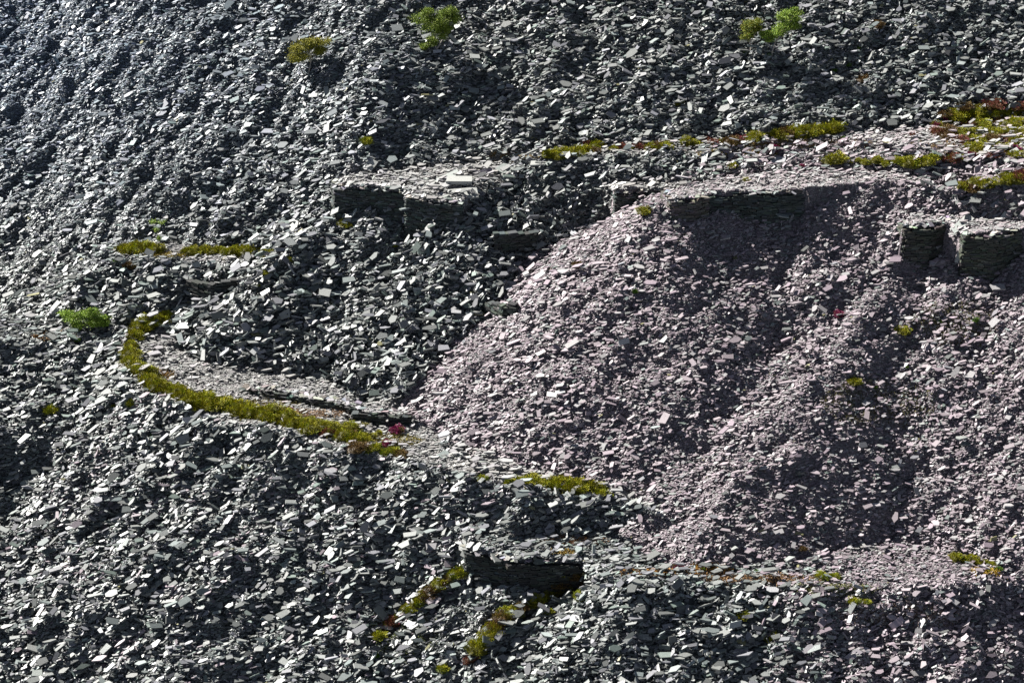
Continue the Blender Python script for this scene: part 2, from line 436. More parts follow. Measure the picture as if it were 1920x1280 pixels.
TENS = ['', '', 'twent', 'thirt', 'fort', 'fift', 'sixt', 'sevent', 'eight', 'ninet']
def ordinal(i):                          # 1-based
    if i < 20: return ORD[i - 1]
    a, b = divmod(i, 10)
    return TENS[a] + ('ieth' if b == 0 else 'y-' + ORD[b - 1])
r = np.random.default_rng(8)
pend = {}
for q in big:
    k = int(r.choice([4, 5, 6])); o1 = S['c'][q]
    V, ft, sd, fb = slate_geo(np.zeros((1, 3)), S['n'][q:q+1], S['u'][q:q+1], S['L'][q:q+1], S['W'][q:q+1], S['T'][q:q+1], k, r)
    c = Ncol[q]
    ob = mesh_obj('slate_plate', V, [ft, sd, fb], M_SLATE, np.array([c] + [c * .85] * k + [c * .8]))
    ob.location = o1
    shade = 'pale' if c.mean() > .19 else ('dark' if c.mean() < .13 else 'grey')
    hue = 'purplish ' if c[0] > c[1] * 1.08 else ('greenish ' if c[1] > c[2] * 1.05 else '')
    shape = 'long' if S['W'][q] / S['L'][q] < .56 else {4: 'squarish', 5: 'five-sided', 6: 'blunt'}[k]
    pend.setdefault(f'{shade} {hue}{shape} slab {where(px_[q], py_[q])}', []).append((px_[q], ob))
for lab, obs in pend.items():
    obs.sort(key=lambda t_: t_[0])
    for i_, (_, ob) in enumerate(obs):
        pre = '' if len(obs) == 1 else (['left', 'right'] if len(obs) == 2 else [ordinal(j + 1) + ' from left' for j in range(len(obs))])[i_] + ', '
        tag(ob, pre + lab, 'slate slab', 'large loose slabs among the scree', 'thing')
# ------------------------------------------------------------------ dry stone walls on the rims
def wall(pts, plane, hs, label, seed, tint=(.065, .08, .075), lit=None, proud=.32, course=.15, name='dry_stone_wall', cope=True, sink=.5):
    """pts: photo pixels of the wall head (left to right), hs: wall height at each"""
    r = np.random.default_rng(seed)
    P = np.array([on_plane(np.float64(a), np.float64(b), plane) for a, b in pts]); hs = np.array(hs, float)
    root = empty(name, (P[:, 0].mean(), P[:, 1].mean(), P[:, 2].mean() - hs.mean()))
    org = np.array(root.location)
    C_, N_, U_, L_, W_, T_ = [], [], [], [], [], []
    K_ = []
    for i in range(len(P) - 1):
        a, b = P[i], P[i + 1]; d = b - a; ln = np.hypot(d[0], d[1]); u = np.array([d[0], d[1], 0]) / ln
        nrm = np.array([u[1], -u[0], 0])                    # outward: to the viewer's side
        h = max(hs[i], hs[i + 1]) + sink; z = 0
        while z < h:
            t = course * r.uniform(.6, 1.25); s = -r.uniform(0, .3)
            while s < ln + .05:
                l = r.uniform(.28, .85)
                hh = np.interp(s + l / 2, [0, ln], [hs[i], hs[i + 1]]) + sink
                if z < hh and z > .35 * max(0, lattice(np.array([s * .8 + seed]), np.array([.5]), 3)[0]):
                    m = s + l / 2; p = a + d * np.clip(m / ln, 0, 1)
                    batter = .10 * (z / h)
                    C_.append(p + nrm * (proud - .25 + batter + r.uniform(-.05, .07)) + np.array([0, 0, -z - t / 2])); U_.append(norm(u + nrm * r.normal(0, .04) + np.array([0, 0, r.normal(0, .03)])))
                    N_.append(norm(np.array([r.normal(0, .04), r.normal(0, .04), 1]))); L_.append(l * 1.02); W_.append(.5 + r.uniform(0, .2)); T_.append(t * .93); K_.append(0)
                s += l
            z += t
        if cope:
            s = 0
            while s < ln:
                l = r.uniform(.25, .9); p = a + d * min(1, (s + l / 2) / ln)
                C_.append(p + nrm * r.uniform(-.35, .3) + np.array([0, 0, r.uniform(-.05, .16)])); U_.append(norm(u + nrm * r.normal(0, .9))); N_.append(norm(np.array([r.normal(0, .25), r.normal(0, .25), 1])))
                L_.append(l); W_.append(r.uniform(.25, .6)); T_.append(.06); K_.append(1); s += l * .55
    C_, N_, U_ = map(np.array, (C_, N_, U_)); U_ = norm(U_ - N_ * (U_ * N_).sum(-1, keepdims=True)); L_, W_, T_, K_ = map(np.array, (L_, W_, T_, K_))
    for kk, nm in ((0, 'stone_courses'), (1, 'coping')):
        q = K_ == kk
        if not q.any(): continue
        n_ = q.sum(); V, ft, sd, fb = slate_geo(C_[q] - org, N_[q], U_[q], L_[q], W_[q], T_[q], 4, r)
        if kk == 0:     # tidy oblong stones
            V = V.reshape(n_, 8, 3); v = np.cross(N_[q], U_[q])
            for ci, (sx, sy) in enumerate(((1, 1), (-1, 1), (-1, -1), (1, -1))):
                for lay, sg in ((0, .5), (4, -.5)):
                    V[:, ci + lay] = C_[q] - org + U_[q] * (sx * L_[q] / 2 * r.uniform(.88, 1, n_))[:, None] + v * (sy * W_[q] / 2 * r.uniform(.9, 1, n_))[:, None] + N_[q] * (sg * T_[q])[:, None]
            V = V.reshape(-1, 3)
        base = np.array(tint) * .5 if kk == 0 else np.array((.19, .185, .18))  # course stones darkened: shade of the backlit faces put into their colour
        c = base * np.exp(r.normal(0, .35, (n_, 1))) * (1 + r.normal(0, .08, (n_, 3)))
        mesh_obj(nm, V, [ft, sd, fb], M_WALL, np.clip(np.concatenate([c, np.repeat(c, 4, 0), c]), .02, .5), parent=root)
    tag(root, label, 'dry stone wall', 'dry stone retaining walls of the terraces', 'thing')
    return root

PB, PC, PC2, PG, PE, PD = (PLAT[k]['plane'] for k in ('B', 'C', 'C2', 'G', 'E', 'D'))
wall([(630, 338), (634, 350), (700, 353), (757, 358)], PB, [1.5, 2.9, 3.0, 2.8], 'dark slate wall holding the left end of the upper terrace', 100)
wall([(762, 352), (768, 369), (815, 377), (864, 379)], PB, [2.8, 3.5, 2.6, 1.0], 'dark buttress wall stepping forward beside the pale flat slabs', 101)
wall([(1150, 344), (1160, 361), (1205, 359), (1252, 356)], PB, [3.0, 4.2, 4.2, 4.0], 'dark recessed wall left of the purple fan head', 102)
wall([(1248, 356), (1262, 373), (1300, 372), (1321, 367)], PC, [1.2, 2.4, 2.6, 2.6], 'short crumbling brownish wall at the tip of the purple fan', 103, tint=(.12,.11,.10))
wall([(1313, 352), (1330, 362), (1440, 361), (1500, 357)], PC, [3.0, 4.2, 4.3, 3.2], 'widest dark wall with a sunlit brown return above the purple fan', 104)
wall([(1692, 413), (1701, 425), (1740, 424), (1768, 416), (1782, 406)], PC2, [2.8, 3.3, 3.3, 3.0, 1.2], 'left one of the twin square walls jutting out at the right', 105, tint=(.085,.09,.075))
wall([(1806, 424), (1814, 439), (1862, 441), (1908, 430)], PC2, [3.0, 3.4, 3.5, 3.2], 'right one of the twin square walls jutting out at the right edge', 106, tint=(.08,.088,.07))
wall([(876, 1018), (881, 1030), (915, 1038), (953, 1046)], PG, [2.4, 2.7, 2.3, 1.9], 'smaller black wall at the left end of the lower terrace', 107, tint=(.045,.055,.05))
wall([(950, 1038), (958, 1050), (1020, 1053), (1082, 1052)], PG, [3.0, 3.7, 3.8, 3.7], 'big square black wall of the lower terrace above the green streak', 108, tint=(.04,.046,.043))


def wall_on_ground(pts, h, label, seed, **kw):
    """low walls standing on the terrace floor: pts are photo pixels of their foot"""
    q = at([p[0] for p in pts], [p[1] for p in pts])
    q2 = q.copy(); q2[:, 2] += np.array(h)
    a, b, _ = project(q2)
    P = np.polyfit(q2[:, 0], q2[:, 2], 1)
    return wall(list(zip(a, b)), (P[1], P[0], 0), h, label, seed, **kw)
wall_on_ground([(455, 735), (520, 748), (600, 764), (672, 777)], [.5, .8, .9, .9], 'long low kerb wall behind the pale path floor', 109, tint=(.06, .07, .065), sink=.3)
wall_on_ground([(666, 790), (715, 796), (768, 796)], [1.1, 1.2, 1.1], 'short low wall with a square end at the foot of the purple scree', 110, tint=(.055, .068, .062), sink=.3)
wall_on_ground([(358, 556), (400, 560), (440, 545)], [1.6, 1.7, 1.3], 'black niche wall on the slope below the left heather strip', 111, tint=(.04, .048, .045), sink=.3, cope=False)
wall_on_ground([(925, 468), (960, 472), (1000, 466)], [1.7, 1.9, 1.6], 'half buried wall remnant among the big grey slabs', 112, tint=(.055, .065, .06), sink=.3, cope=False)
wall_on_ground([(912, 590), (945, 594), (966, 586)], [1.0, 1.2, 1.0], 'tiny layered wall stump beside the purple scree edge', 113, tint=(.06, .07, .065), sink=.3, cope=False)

# ------------------------------------------------------------------ singled-out slabs of the photograph
def slab(px, py, L_, W_, T_, ang, nrm, col, label, k=4, seed=0, lift=.2, up=0.0):
    r = np.random.default_rng(seed + int(px)); p = at(px, py)[0]
    n = norm(np.array(nrm, float)); u = np.array([math.cos(ang), math.sin(ang), 0]); u = norm(u - n * (u @ n))
    V, ft, sd, fb = slate_geo(np.zeros((1, 3)), n[None], u[None], np.array([L_]), np.array([W_]), np.array([T_]), k, r, .12)
    c = np.array(col) * .62
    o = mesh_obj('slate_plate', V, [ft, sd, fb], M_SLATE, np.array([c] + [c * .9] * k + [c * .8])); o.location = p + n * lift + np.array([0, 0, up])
    tag(o, label, 'slate slab', 'large loose slabs among the scree', 'thing')
G1 = (.36, .39, .37); G2 = (.41, .42, .40); P1 = (.26, .235, .28)
slab(838, 343, 3.2, 1.9, .18, .55, (-.1, -.35, 1), G1, 'broad pale slab tipped up behind two flat ones at the terrace rim', lift=.25)
slab(862, 354, 3.6, 1.5, .32, -.05, (0, -.12, 1), G2, 'thick flat pale slab on top of the pile at the terrace rim', up=.55)
slab(868, 366, 3.0, 1.6, .2, .1, (0, -.45, 1), G2, 'lowest pale slab of the pile at the terrace rim')
slab(905, 330, 2.4, 1.3, .2, .3, (0, -1.3, 1), P1, 'dull purple slab leaning beside the pale pile', lift=.1)
slab(952, 326, 3.0, 1.6, .55, .05, (0.1, -.4, 1), G1, 'thick pale green block on the upper terrace rim', 5)
slab(1015, 312, 2.8, 1.3, .16, .1, (0, -.15, 1), G2, 'flat pale slab right of the thick green block')
slab(990, 303, .9, .5, .35, 1.2, (0, -1, .4), (.28, .27, .28), 'small dark stone standing upright at the terrace back')
slab(809, 244, 1.0, 1.4, .1, .9, (-.2, -1.0, .8), G2, 'upright white slab in the middle of the back slope', 5)
slab(803, 190, 1.4, .9, .1, .4, (-.3, -.5, 1), G2, 'white rounded slab above the upright white slab', 6)
slab(694, 314, 1.4, 1.1, .1, 1.0, (-.1, -.9, .9), G2, 'white three-cornered slab above the left terrace wall')
slab(548, 432, 2.8, .9, .16, .75, (-.3, -.6, 1), G2, 'long white slab tilted up to the right of the left heather strip')
slab(536, 447, 2.0, .8, .14, .5, (-.2, -.5, 1), G1, 'shorter white slab under the long tilted one')
slab(1458, 312, 1.9, 1.3, .55, .1, (0, -.2, 1), (.42, .43, .45), 'squared block with a dark front on the right terrace', up=.1)
slab(1622, 277, 2.0, .7, .12, .9, (.2, -.8, 1), P1, 'long violet slab standing askew on the upper right rubble')
slab(1388, 1228, 1.7, 1.3, .1, .5, (.2, -1.1, .8), P1, 'large violet slab facing out near the bottom edge', 5)
slab(1790, 1240, .9, 1.3, .1, .1, (.1, -1.1, .8), P1, 'rounded grey slab upright in the lower right corner', 6)
slab(1797, 492, 1.1, .6, .08, 1.2, (-.2, -1.1, .8), G2, 'white pointed slab between and below the twin square walls')
slab(1812, 418, 1.9, 1.0, .1, .9, (-.3, -.6, 1), G2, 'big pale slab lying between the heads of the twin square walls')
slab(1795, 434, 1.5, .9, .1, .6, (-.2, -.5, 1), G1, 'pale slab at the inner shoulder of the left twin wall')
slab(1760, 497, 1.8, .8, .14, .2, (-.1, -.5, 1), (.36, .31, .33), 'pinkish slab lying right below the left twin wall')
slab(1660, 497, 1.9, .6, .1, .6, (-.2, -.5, 1), (.40, .36, .37), 'long pinkish slab pointing down left of the twin walls')
slab(712, 1134, 1.3, 1.0, .12, .4, (-.1, -.8, 1), G2, 'white slab left of the upper mossy streak', 5)
slab(845, 1235, 1.0, 1.3, .12, .4, (0, -1, .9), (.4, .41, .41), 'upright grey slab beside the lower end of the lower mossy streak', 5)
slab(1112, 1045, .28, 2.0, .12, 0, (.25, -1, .15), G1, 'thin pale splinter standing upright right of the big black wall', up=.5)
slab(1600, 1232, 1.5, .8, .1, .7, (-.2, -.8, 1), (.36, .33, .36), 'grey-pink slab near the bottom right of centre')

# ------------------------------------------------------------------ plants
def blades(r, base, direc, length, width):
    """thin upright triangles-as-quads: base (n,3), direction (n,3)"""
    n_ = len(base); side = norm(np.cross(direc, r.normal(0, 1, (n_, 3)))) * (np.asarray(width) / 2)[:, None]
    tip = base + direc * length[:, None]
    mid = base + direc * (length * .55)[:, None] + r.normal(0, .01, (n_, 3))
    V = np.stack([base - side * .5, mid - side, tip, mid + side], 1).reshape(-1, 3)
    return V, np.arange(n_ * 4).reshape(-1, 4)

def lump(r, R, hgt, nu=14, nv=6):
    th = np.linspace(0, 2 * np.pi, nu, endpoint=False); ph = np.linspace(0.05, np.pi / 2, nv)
    TH, PH = np.meshgrid(th, ph, indexing='ij'); k = R * (1 + .15 * r.normal(0, 1, TH.shape)) * .86
    V = np.stack([np.cos(TH) * np.sin(PH) * k, np.sin(TH) * np.sin(PH) * k, np.cos(PH) * hgt * .8 - .05], -1)
    i = np.arange(nu * nv).reshape(nu, nv); j = np.roll(i, -1, 0)
    return V.reshape(-1, 3), np.stack([i[:, :-1], i[:, 1:], j[:, 1:], j[:, :-1]], -1).reshape(-1, 4)

def heather_mesh(name, seed, cols, R=.95, hgt=.62, n=2200, blade=(.10, .24), wid=.035, spread=.35):
    r = np.random.default_rng(seed)
    V0, F0 = lump(r, R, hgt)
    th = r.uniform(0, 2 * np.pi, n); cz = r.random(n) ** .8; sp = np.sqrt(1 - cz ** 2)
    lob = 1 + .16 * np.sin(th * 3 + seed) + .10 * np.sin(th * 7 + 2 * seed) + .12 * np.sin(cz * 9 + th * 2)
    b = np.stack([np.cos(th) * sp * R * lob, np.sin(th) * sp * R * lob, cz * hgt * lob], -1) * r.uniform(.72, 1.0, (n, 1))
    d = norm(np.stack([np.cos(th) * sp * .8, np.sin(th) * sp * .8, .55 + cz * .6], -1) + r.normal(0, spread, (n, 3)))
    V1, F1 = blades(r, b, d, r.uniform(*blade, n), np.full(n, wid))
    c = np.array(cols); pick = c[(fbm(b[:, 0] * 3 + seed, b[:, 1] * 3, 1, 2, seed) * 1.2 + .5 + r.normal(0, .2, n)).clip(0, .999).__mul__(len(c)).astype(int)]
    pick = pick * np.exp(r.normal(0, .25, (n, 1)))
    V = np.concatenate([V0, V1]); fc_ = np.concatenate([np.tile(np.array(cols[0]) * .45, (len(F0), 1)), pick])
    o = mesh_obj(name, V, [F0, F1 + len(V0)], M_LEAF, fc_, link=False)
    return o.data

OL = [(.13, .125, .006), (.22, .21, .009), (.33, .30, .012), (.20, .235, .012)]
HM = [heather_mesh('heather_bush', 200 + i, OL) for i in range(5)]
BR = [heather_mesh('heather_bush', 210 + i, [(.10, .06, .02), (.15, .09, .03), (.12, .09, .015)]) for i in range(2)]
MG = [heather_mesh('heather_bush', 220 + i, [(.15, .012, .06), (.24, .025, .11), (.28, .035, .12), (.17, .04, .06), (.12,.09,.02)], R=.8, hgt=.55) for i in range(2)]
PK = [heather_mesh('heather_bush', 230 + i, [(.10, .06, .02), (.28, .05, .09), (.12, .08, .015), (.22, .09, .06)], R=.9, hgt=.5) for i in range(2)]
GYL = [heather_mesh('grass_tuft', 240 + i, [(.14, .17, .01), (.22, .24, .015), (.28, .27, .02)], R=.55, hgt=.3, n=800, blade=(.16, .38), wid=.035, spread=.3) for i in range(3)]
GG = [heather_mesh('grass_tuft', 250 + i, [(.06, .13, .01), (.09, .17, .012)], R=.45, hgt=.34, n=700, blade=(.10, .25), wid=.04) for i in range(2)]
KIND = {'o': (HM, 'heather_bush', 'heather', 'olive'), 'b': (BR, 'heather_bush', 'heather', 'brownish'), 'm': (MG, 'heather_bush', 'heather', 'magenta flowering'), 'p': (PK, 'heather_bush', 'heather', 'pink-flecked'),
        'y': (GYL, 'grass_tuft', 'grass tuft', 'yellow-green'), 'g': (GG, 'grass_tuft', 'plant tuft', 'bright green')}
rp = np.random.default_rng(77)
def plant(px, py, kind, size, label, group, squash=1.0):
    ms, nm, cat, _ = KIND[kind]
    o = bpy.data.objects.new(nm, ms[int(rp.integers(len(ms)))])
    p = at(px, py)[0]; o.location = (p[0], p[1], p[2] + (.14 if near(FLAT, p[:1], p[1:2])[0] > .5 else .26))
    o.rotation_euler = (rp.normal(0, .08), rp.normal(0, .08), rp.uniform(0, 6.28))
    q = size * rp.uniform(.85, 1.15); o.scale = (q * rp.uniform(.9, 1.15), q * rp.uniform(.9, 1.15), q * squash * rp.uniform(.85, 1.15))
    COL.objects.link(o); tag(o, label, cat, group, 'thing')

def strip(pts, step, kinds, size, wob, phrase, end, group, squash=1.0):
    """plants one after another along a line of photo pixels; kinds is a string sampled by share"""
    P = np.array(pts, float); seg = np.hypot(*np.diff(P, axis=0).T); cum = np.concatenate([[0], np.cumsum(seg)])
    n_ = max(2, int(cum[-1] / step)); ss = np.linspace(0, cum[-1], n_)
    for i, q in enumerate(ss):
        x = np.interp(q, cum, P[:, 0]) + rp.normal(0, 2); y = np.interp(q, cum, P[:, 1]) + (wob if i % 2 else -wob) * rp.uniform(.4, 1.2)
        kd = kinds(i / (n_ - 1)) if callable(kinds) else kinds[int(rp.integers(len(kinds)))]
        plant(x, y, kd, size * (rp.uniform(.5, 1.2)), f'{KIND[kd][3]} {KIND[kd][2]}, {ordinal(i + 1)} from {end} of {phrase}', group, squash)

strip([(308, 604), (275, 614), (255, 632), (246, 655), (244, 672), (252, 692), (272, 712), (300, 730), (335, 746), (375, 758), (420, 768), (470, 777), (520, 790), (570, 801), (615, 812), (655, 822), (690, 832)],
      8.5, lambda f: 'o' if rp.random() < (.9 if f < .85 else .5) else rp.choice(list('bpy')), .92, 5.5, 'the curving path strip', 'the top', 'heather lining the curving path')
strip([(655, 808), (690, 812), (712, 815)], 20, 'oo', .72, 1, 'the back edge of the curving path', 'the left', 'heather behind the curving path')
strip([(672, 850), (692, 846), (712, 848), (735, 852), (755, 856)], 13, 'yyb', 1.0, 3, 'the curving path end', 'the left', 'grass at the path end')
strip([(230, 476), (262, 473), (295, 475)], 9, 'o', .85, 1.5, 'the short heather row at the left', 'the left', 'heather on the left ledge')
strip([(352, 479), (385, 475), (440, 477), (480, 481), (508, 484)], 9, 'o', .82, 1.5, 'the long heather row at the left', 'the left', 'heather on the left ledge')
strip([(955, 912), (990, 911), (1040, 914), (1090, 921), (1145, 930)], 9.5, lambda f: 'y' if f < .12 or f > .88 or rp.random() < .12 else ('b' if rp.random() < .12 else 'o'), .85, 3, 'the central short heather strip', 'the left', 'heather of the central strip')
strip([(1028, 297), (1060, 294), (1112, 290)], 10, 'ooob', .95, 1.5, 'the heather row on the upper terrace', 'the left', 'heather on the upper terrace back')
strip([(1100, 278), (1150, 282), (1200, 281), (1250, 281)], 15, 'pobo', .72, 1.5, 'the sparse row left on the upper path', 'the left', 'heather on the upper terrace back')
strip([(1290, 275), (1360, 270), (1420, 266)], 14, 'obop', .78, 2, 'the sparse middle row on the upper path', 'the left', 'heather on the upper terrace back')
strip([(1450, 261), (1500, 257), (1568, 252)], 10, 'ooob', .95, 1.5, 'the dense right row on the upper path', 'the left', 'heather on the upper terrace back')
strip([(1570, 309), (1600, 311), (1650, 312), (1660, 314)], 13, 'o', .85, 2, 'the row on the second terrace at right', 'the left', 'heather of the second terrace')
strip([(1670, 312), (1720, 311), (1780, 306), (1830, 300)], 12, 'oypoy', .82, 3, 'the mixed row on the second terrace at right', 'the left', 'heather of the second terrace')
strip([(1805, 360), (1850, 352), (1918, 344)], 12, 'oobp', .85, 3, 'the lowest row near the right edge', 'the left', 'heather at the right edge')
# carpet at the right
cells = []
for yy, (xa, xb) in {212: (1800, 1918), 224: (1762, 1918), 238: (1748, 1918), 252: (1752, 1918), 266: (1770, 1918), 280: (1820, 1918), 294: (1850, 1918)}.items():
    n_ = int((xb - xa) / 19); row = ordinal(len(cells) + 1); cells.append(yy)
    for i in range(n_):
        x = xa + (i + .5) * (xb - xa) / n_ + rp.normal(0, 3); edge_ = yy < 215 or i == 0 or yy > 285
        kd = rp.choice(list('opmb')) if edge_ else rp.choice(list('oooooobp'))
        plant(x, yy + rp.normal(0, 2.5), kd, .95 * rp.uniform(.75, 1.05), f'{KIND[kd][3]} heather, {ordinal(i + 1)} from the left in row {row} of the carpet'.replace('row ' + row, row + ' row'), 'heather carpet on the upper right terrace', .8)
# mossy streaks
strip([(872, 1072), (850, 1092), (822, 1112), (795, 1130), (765, 1152), (735, 1174), (708, 1196)], 9, 'oobyyp', .72, 4, 'the upper mossy streak', 'the top', 'plants of the upper mossy streak')
strip([(1088, 1100), (1055, 1114), (1020, 1128), (985, 1146), (950, 1164), (930, 1190), (905, 1215), (884, 1240)], 9, 'yyyobp', .75, 4, 'the lower mossy streak', 'the top', 'plants of the lower mossy streak')
strip([(1795, 1052), (1830, 1057), (1872, 1062)], 11, 'o', .45, 1, 'the short green row at right', 'the left', 'plants of the lower right path')
strip([(1838, 1078), (1868, 1073)], 10, 'yg', .5, 1, 'the short yellow row at right', 'the left', 'plants of the lower right path')
singles = [(745, 812, 'm', .75, 'big crimson heather clump right of the curving path end'), (728, 838, 'm', .55, 'magenta heather clump above the yellow grass'), (1572, 598, 'm', .62, 'lone magenta heather clump on the purple scree'),
 (540, 774, 'm', .45, 'little crimson heather on the pale path floor'), (932, 1190, 'm', .5, 'crimson heather clump in the lower mossy streak'), (1450, 287, 'm', .62, 'magenta heather below the upper path row'),
 (1503, 318, 'm', .35, 'small red heather right of the squared block'), (1373, 322, 'o', .6, 'olive heather cushion below the upper path'), (1400, 343, 'o', .42, 'small olive heather on the wall head terrace'),
 (1755, 243, 'm', .7, 'magenta heather at the left tip of the right carpet'), (1778, 236, 'm', .6, 'second magenta heather at the left tip of the right carpet'), (1715, 258, 'p', .6, 'pink-flecked heather left of the right carpet'),
 (1822, 298, 'm', .55, 'magenta heather above the mixed row'), (1902, 288, 'm', .75, 'red heather at the lower right of the carpet'), (1500, 92, 'g', .3, 'small green tuft left under the thin tree'), (1398, 107, 'g', .45, 'green tuft at the foot of the olive little tree'),
 (1442, 110, 'g', .4, 'green tuft at the foot of the bright little tree'), (687, 274, 'y', .85, 'yellow-green fern tuft alone on the back slope'), (1190, 558, 'g', .45, 'round green tuft alone on the purple fan'),
 (1646, 60, 'b', .6, 'brownish bush high on the right back slope'), (1618, 158, 'b', .6, 'rusty plant low on the right back slope'), (1590, 132, 'g', .6, 'green plant on the right back slope'), (1565, 140, 'g', .45, 'smaller green plant left of its neighbour on the back slope'),
 (1610, 98, 'g', .4, 'tiny green plant under the brownish bush'), (1272, 200, 'o', .55, 'dark olive bush in the upper middle slope'), (218, 498, 'g', .55, 'green tuft under the short heather row'), (243, 505, 'b', .6, 'dark bush on the bank under the short heather row'),
 (540, 497, 'y', .6, 'yellow-green tuft on the flank below the ledge'), (500, 521, 'y', .6, 'yellow tuft lower on the flank below the ledge'), (484, 545, 'y', .4, 'lowest yellow tuft on the flank'), (146, 648, 'g', .5, 'small green tuft below the bright shrub'),
 (246, 766, 'y', .85, 'yellow-green tuft left of the curving path'), (97, 778, 'y', .85, 'yellow-green tuft near the left edge'), (212, 770, 'y', .4, 'small yellow tuft between its two larger neighbours'), (286, 821, 'g', .35, 'tiny green tuft under the curving path'),
 (648, 430, 'o', .7, 'olive tuft under the left terrace wall'), (740, 467, 'y', .45, 'yellow-green tuft at the buttress foot'), (1208, 404, 'o', .55, 'olive tuft on the purple fan edge'), (1082, 505, 'b', .5, 'brown tuft on the purple fan edge'),
 (905, 905, 'y', .7, 'pale yellow tuft left of the central strip'), (1088, 1128, 'y', .95, 'upright bright grass right of the lower mossy streak'), (1030, 1155, 'y', .6, 'grass tuft under the lower mossy streak'), (1540, 1088, 'y', .8, 'yellow grass tuft on the lower right path'),
 (1566, 1086, 'y', .7, 'second yellow grass tuft on the lower right path'), (1600, 1136, 'y', .75, 'grass tuft under the lower right path'), (1625, 1137, 'y', .6, 'smaller grass tuft under the lower right path'), (1391, 1165, 'y', 1.0, 'solitary bright grass clump below the mossy path'),
 (1452, 1206, 'o', .7, 'olive clump near the bottom right of centre'), (1419, 1076, 'g', .5, 'green tuft on the mossy lower path'), (1316, 1072, 'g', .5, 'green tuft at the orange moss of the lower path'), (1272, 1070, 'm', .45, 'magenta heather at the orange moss of the lower path'),
 (1601, 724, 'o', .6, 'olive cushion in the middle of the right purple scree'), (1692, 632, 'o', .55, 'olive cushion above it on the right purple scree'), (1828, 610, 'g', .6, 'green cushion near the right edge of the purple scree'), (1763, 611, 'g', .4, 'small green cushion on the right purple scree'),
 (1700, 697, 'g', .35, 'tiny green cushion on the right purple scree'), (1641, 734, 'g', .35, 'tiny green cushion right of the olive one'), (712, 1200, 'y', .85, 'bright grass clump ending the upper mossy streak'), (705, 1240, 'g', .6, 'green clump low on the fine scree apron'),
 (650, 1275, 'y', .8, 'grass clump at the bottom edge'), (918, 1082, 'g', .35, 'tiny green tuft below the gap of the lower walls'), (902, 1095, 'g', .4, 'green tuft below the smaller black wall'), (830, 1262, 'y', .7, 'grass clump close to the bottom edge'),
 (1505, 1040, 'b', .35, 'small orange tuft above the lower path'), (1540, 276, 'g', .45, 'green tuft on the second terrace'), (1582, 265, 'g', .4, 'green tuft right of the dense upper row'), (1715, 272, 'b', .5, 'brown bush left of the carpet')]
for a in singles: plant(a[0], a[1], a[2], a[3], a[4], 'single plants scattered over the scree')

def tube(pts, rad, ns=6):
    P = np.array(pts); n_ = len(P); V = []
    for i in range(n_):
        d = norm(P[min(i + 1, n_ - 1)] - P[max(i - 1, 0)]); a = norm(np.cross(d, [.3, .9, .1])); b = np.cross(d, a)
        for k in range(ns):
            t = 2 * np.pi * k / ns; V.append(P[i] + rad[i] * (a * math.cos(t) + b * math.sin(t)))
    i = np.arange(n_ - 1)[:, None] * ns + np.arange(ns)[None]; j = np.arange(n_ - 1)[:, None] * ns + (np.arange(ns)[None] + 1) % ns
    return np.array(V), np.stack([i, j, j + ns, i + ns], -1).reshape(-1, 4)

def tree(px, py, lobes, stems, label, cat, seed, cols, leaf=.085, dens=3000, bark=(.30, .27, .24), name='birch_tree', rad=.07):
    """lobes: (dx, dz, radius x, radius z) in metres from the foot, seen from the camera side"""
    r = np.random.default_rng(seed); p = at(px, py)[0]; root = empty(name, p)
    Vt, Ft, off = [], [], 0; tips = []
    def add(pts, rd):
        nonlocal off
        V, F = tube(pts, rd); Vt.append(V); Ft.append(F + off); off += len(V)
    cent = []
    lobes = [(a_ , b_ + .3, c_ * 1.08, d_ * .92) for a_, b_, c_, d_ in lobes]
    for i, (dx, dz, rx, rz) in enumerate(lobes): cent.append(np.array([dx, r.normal(0, .3 * rx), dz]))
    forks = []
    for si, (dx, dz) in enumerate(stems):
        a = np.array([dx * .15 + r.normal(0, .05), r.normal(0, .06), -.2]); b = np.array([dx, 0, dz]); m = (a + b) / 2 + np.array([r.normal(0, .12), r.normal(0, .1), 0])
        q = (a + m) / 2 + np.array([r.normal(0, .05), 0, 0])
        add([a, q, m, (m + b) / 2 + r.normal(0, .04, 3), b], [rad, rad * .85, rad * .75, rad * .6, rad * .5]); forks.append(b)
    Vl, Fl_, Cl = [], [], []; lo = 0
    for (dx, dz, rx, rz), c in zip(lobes, cent):
        f = min(forks, key=lambda t_: np.linalg.norm(t_ - c))
        add([f, (f + c) / 2 + r.normal(0, .08, 3), c], [rad * .5, rad * .38, rad * .22])
        nb = 11
        for b in range(nb):
            e = c + norm(r.normal(0, 1, 3)) * np.array([rx, rx, rz]) * r.uniform(.45, .95)
            s0 = f + (c - f) * r.uniform(.4, 1)
            add([s0, (s0 + e) / 2 + r.normal(0, .06, 3), e], [rad * .22, rad * .15, rad * .06])
            n_ = int(dens / nb * r.uniform(.5, 1.4)); cl = e + r.normal(0, 1, (n_, 3)) * np.array([rx * .30, rx * .30, rz * .24])
            dd = norm(r.normal(0, 1, (n_, 3)) + np.array([0, 0, .2])); ln = r.uniform(.6, 1.3, n_) * leaf
            V, F = blades(r, cl, dd, ln, ln * .7)
            cc = np.array(cols)[r.integers(len(cols), size=n_)] * np.exp(r.normal(0, .22, (n_, 1))) * math.exp(r.normal(0, .12))
            Vl.append(V); Fl_.append(F + lo); Cl.append(cc); lo += len(V)
    F = np.concatenate(Ft)
    mesh_obj('trunk', np.concatenate(Vt), [F], M_BARK, np.tile(np.array(bark), (len(F), 1)), parent=root)
    mesh_obj('crown', np.concatenate(Vl), [np.concatenate(Fl_)], M_LEAF, np.concatenate(Cl), parent=root)
    tag(root, label, cat, None, 'thing'); return root
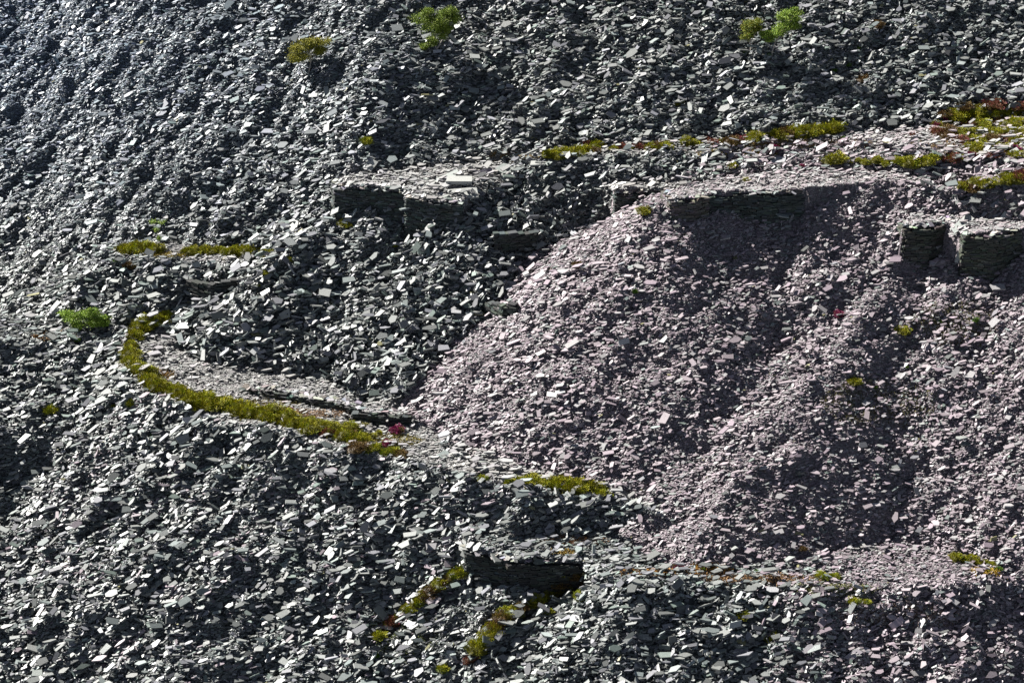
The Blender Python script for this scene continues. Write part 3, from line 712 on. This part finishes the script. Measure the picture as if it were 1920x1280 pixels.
OLV = [(.17, .16, .012), (.24, .22, .015), (.13, .14, .015)]; GRN = [(.09, .14, .015), (.13, .19, .018), (.16, .20, .015)]; BGR = [(.10, .18, .02), (.16, .24, .025), (.21, .27, .03)]
tree(576, 146, [(-1.1, 2.1, .75, .55), (-.3, 1.7, .8, .5), (-1.0, 1.3, .6, .4), (.5, 2.6, .8, .5), (1.3, 2.9, .7, .45), (.1, 2.9, .7, .4), (1.0, 2.1, .6, .4)], [(-.7, 1.0), (.35, 1.2)], 'olive-leaved little tree with two pale stems on the left back slope', 'tree', 300, OLV, rad=.085)
tree(806, 104, [(-.6, 2.9, .8, .6), (.3, 2.6, .9, .7), (1.3, 3.2, .8, .6), (2.3, 2.9, .7, .6), (1.9, 3.7, .6, .45), (.9, 1.7, .7, .5), (-.4, .4, .5, .3), (.2, .9, .5, .4), (-.2, 3.5, .6, .4), (1.6, 2.2, .6, .4)], [(.5, 1.5), (1.4, 1.9)], 'broad leafy green tree leaning right at the top edge of the slope', 'tree', 301, GRN, rad=.085)
tree(1402, 108, [(.0, 2.3, .6, .6), (.35, 2.9, .6, .5), (-.2, 1.8, .45, .4), (.7, 2.3, .5, .45)], [(.15, 1.3)], 'small round olive tree on a pale stem near the top right', 'tree', 302, OLV + GRN, rad=.085)
tree(1449, 112, [(-.3, 1.9, .6, .4), (.3, 2.3, .65, .4), (.9, 2.9, .7, .4), (1.5, 3.4, .7, .4), (1.8, 4.1, .5, .35), (.9, 3.7, .6, .4), (-.8, 2.1, .4, .3), (1.9, 2.9, .4, .25)], [(.15, 1.6)], 'slanting bright green tree right of the round olive one', 'tree', 303, BGR, rad=.075)
tree(297, 466, [(-.2, 2.3, .45, .2), (.4, 2.2, .35, .18), (.0, 1.5, .25, .3), (.1, .7, .2, .3)], [(.05, 1.6)], 'thin green sapling standing over the left heather ledge', 'tree', 304, BGR, dens=300, rad=.025, name='sapling')
tree(160, 622, [(-1.5, 1.0, .6, .35), (-.8, .8, .7, .45), (0, .9, .7, .4), (.6, 1.3, .5, .4), (1.2, .8, .6, .35), (1.6, .5, .4, .25), (-.5, .35, .6, .3), (.8, .4, .6, .3)], [(-.6, .3), (.4, .4)], 'sprawling bright green shrub at the left', 'shrub', 305, BGR + [(.16, .26, .02)], rad=.04, name='green_shrub')

# moss and dry grass lying flat on the trodden floors
rm = np.random.default_rng(400)
MO = [(100, 636, 42, 7, (.30, .16, .05)), (470, 764, 90, 7, (.24, .20, .05)), (560, 780, 90, 6, (.30, .20, .12)), (620, 800, 80, 6, (.22, .20, .06)), (965, 300, 45, 5, (.30, .20, .07)), (1370, 293, 90, 4, (.28, .20, .03)), (1250, 1077, 95, 6, (.32, .17, .04)), (1330, 1072, 40, 6, (.36, .2, .03)), (1430, 1090, 110, 8, (.26, .16, .08)),
      (1075, 1018, 60, 6, (.26, .15, .08)), (1060, 1040, 25, 3, (.25, .17, .03)), (1500, 275, 150, 6, (.2, .14, .05)), (1820, 280, 90, 12, (.2, .13, .05)), (740, 830, 50, 10, (.2, .17, .04)), (310, 483, 40, 4, (.26, .2, .03)), (1852, 1076, 28, 6, (.36, .24, .03)), (760, 1190, 60, 60, (.10, .12, .03)), (300, 710, 30, 14, (.26, .17, .06)), (1690, 1160, 120, 20, (.22, .16, .12)), (1560, 1110, 90, 8, (.2, .2, .08)), (1790, 610, 90, 40, (.10, .09, .03)), (1650, 760, 110, 40, (.10, .09, .03))]
Bp, Bc = [], []
for (a, b, rx, ry, c) in MO:
    n_ = int(min(230, 40 + rx * ry * .22)); t = rm.uniform(0, 6.28, n_); q = np.sqrt(rm.random(n_)); ctr = at(a + rx * q * np.cos(t), b + ry * q * np.sin(t))
    m = 22; pp = np.repeat(ctr, m, 0) + rm.normal(0, 1, (n_ * m, 3)) * np.array([.16, .16, 0]); pp[:, 2] = samp(Z, pp[:, 0], pp[:, 1]) + rm.uniform(.06, .3, len(pp))
    Bp.append(pp); Bc.append(np.array(c) * np.exp(rm.normal(0, .3, (len(pp), 1))))
Bp = np.concatenate(Bp); Bc = np.concatenate(Bc) * .9
dd = norm(rm.normal(0, .8, (len(Bp), 3)) + np.array([0, 0, .7])); V, F = blades(rm, Bp, dd, rm.uniform(.06, .15, len(Bp)), np.full(len(Bp), .06))
moss = mesh_obj('moss', V, [F], M_LEAF, Bc)
tag(moss, 'thin yellow and rust moss on the trodden terrace floors', 'moss', kind='stuff')

for _o in bpy.data.objects:          # keep every label to sixteen words at most
    if 'label' in _o and len(_o['label'].split()) > 15: _o['label'] = _o['label'].replace(' plant tuft', ' tuft').replace('grass tuft', 'grass').replace(' from the left', ' from left').replace(' from the top', ' from top')
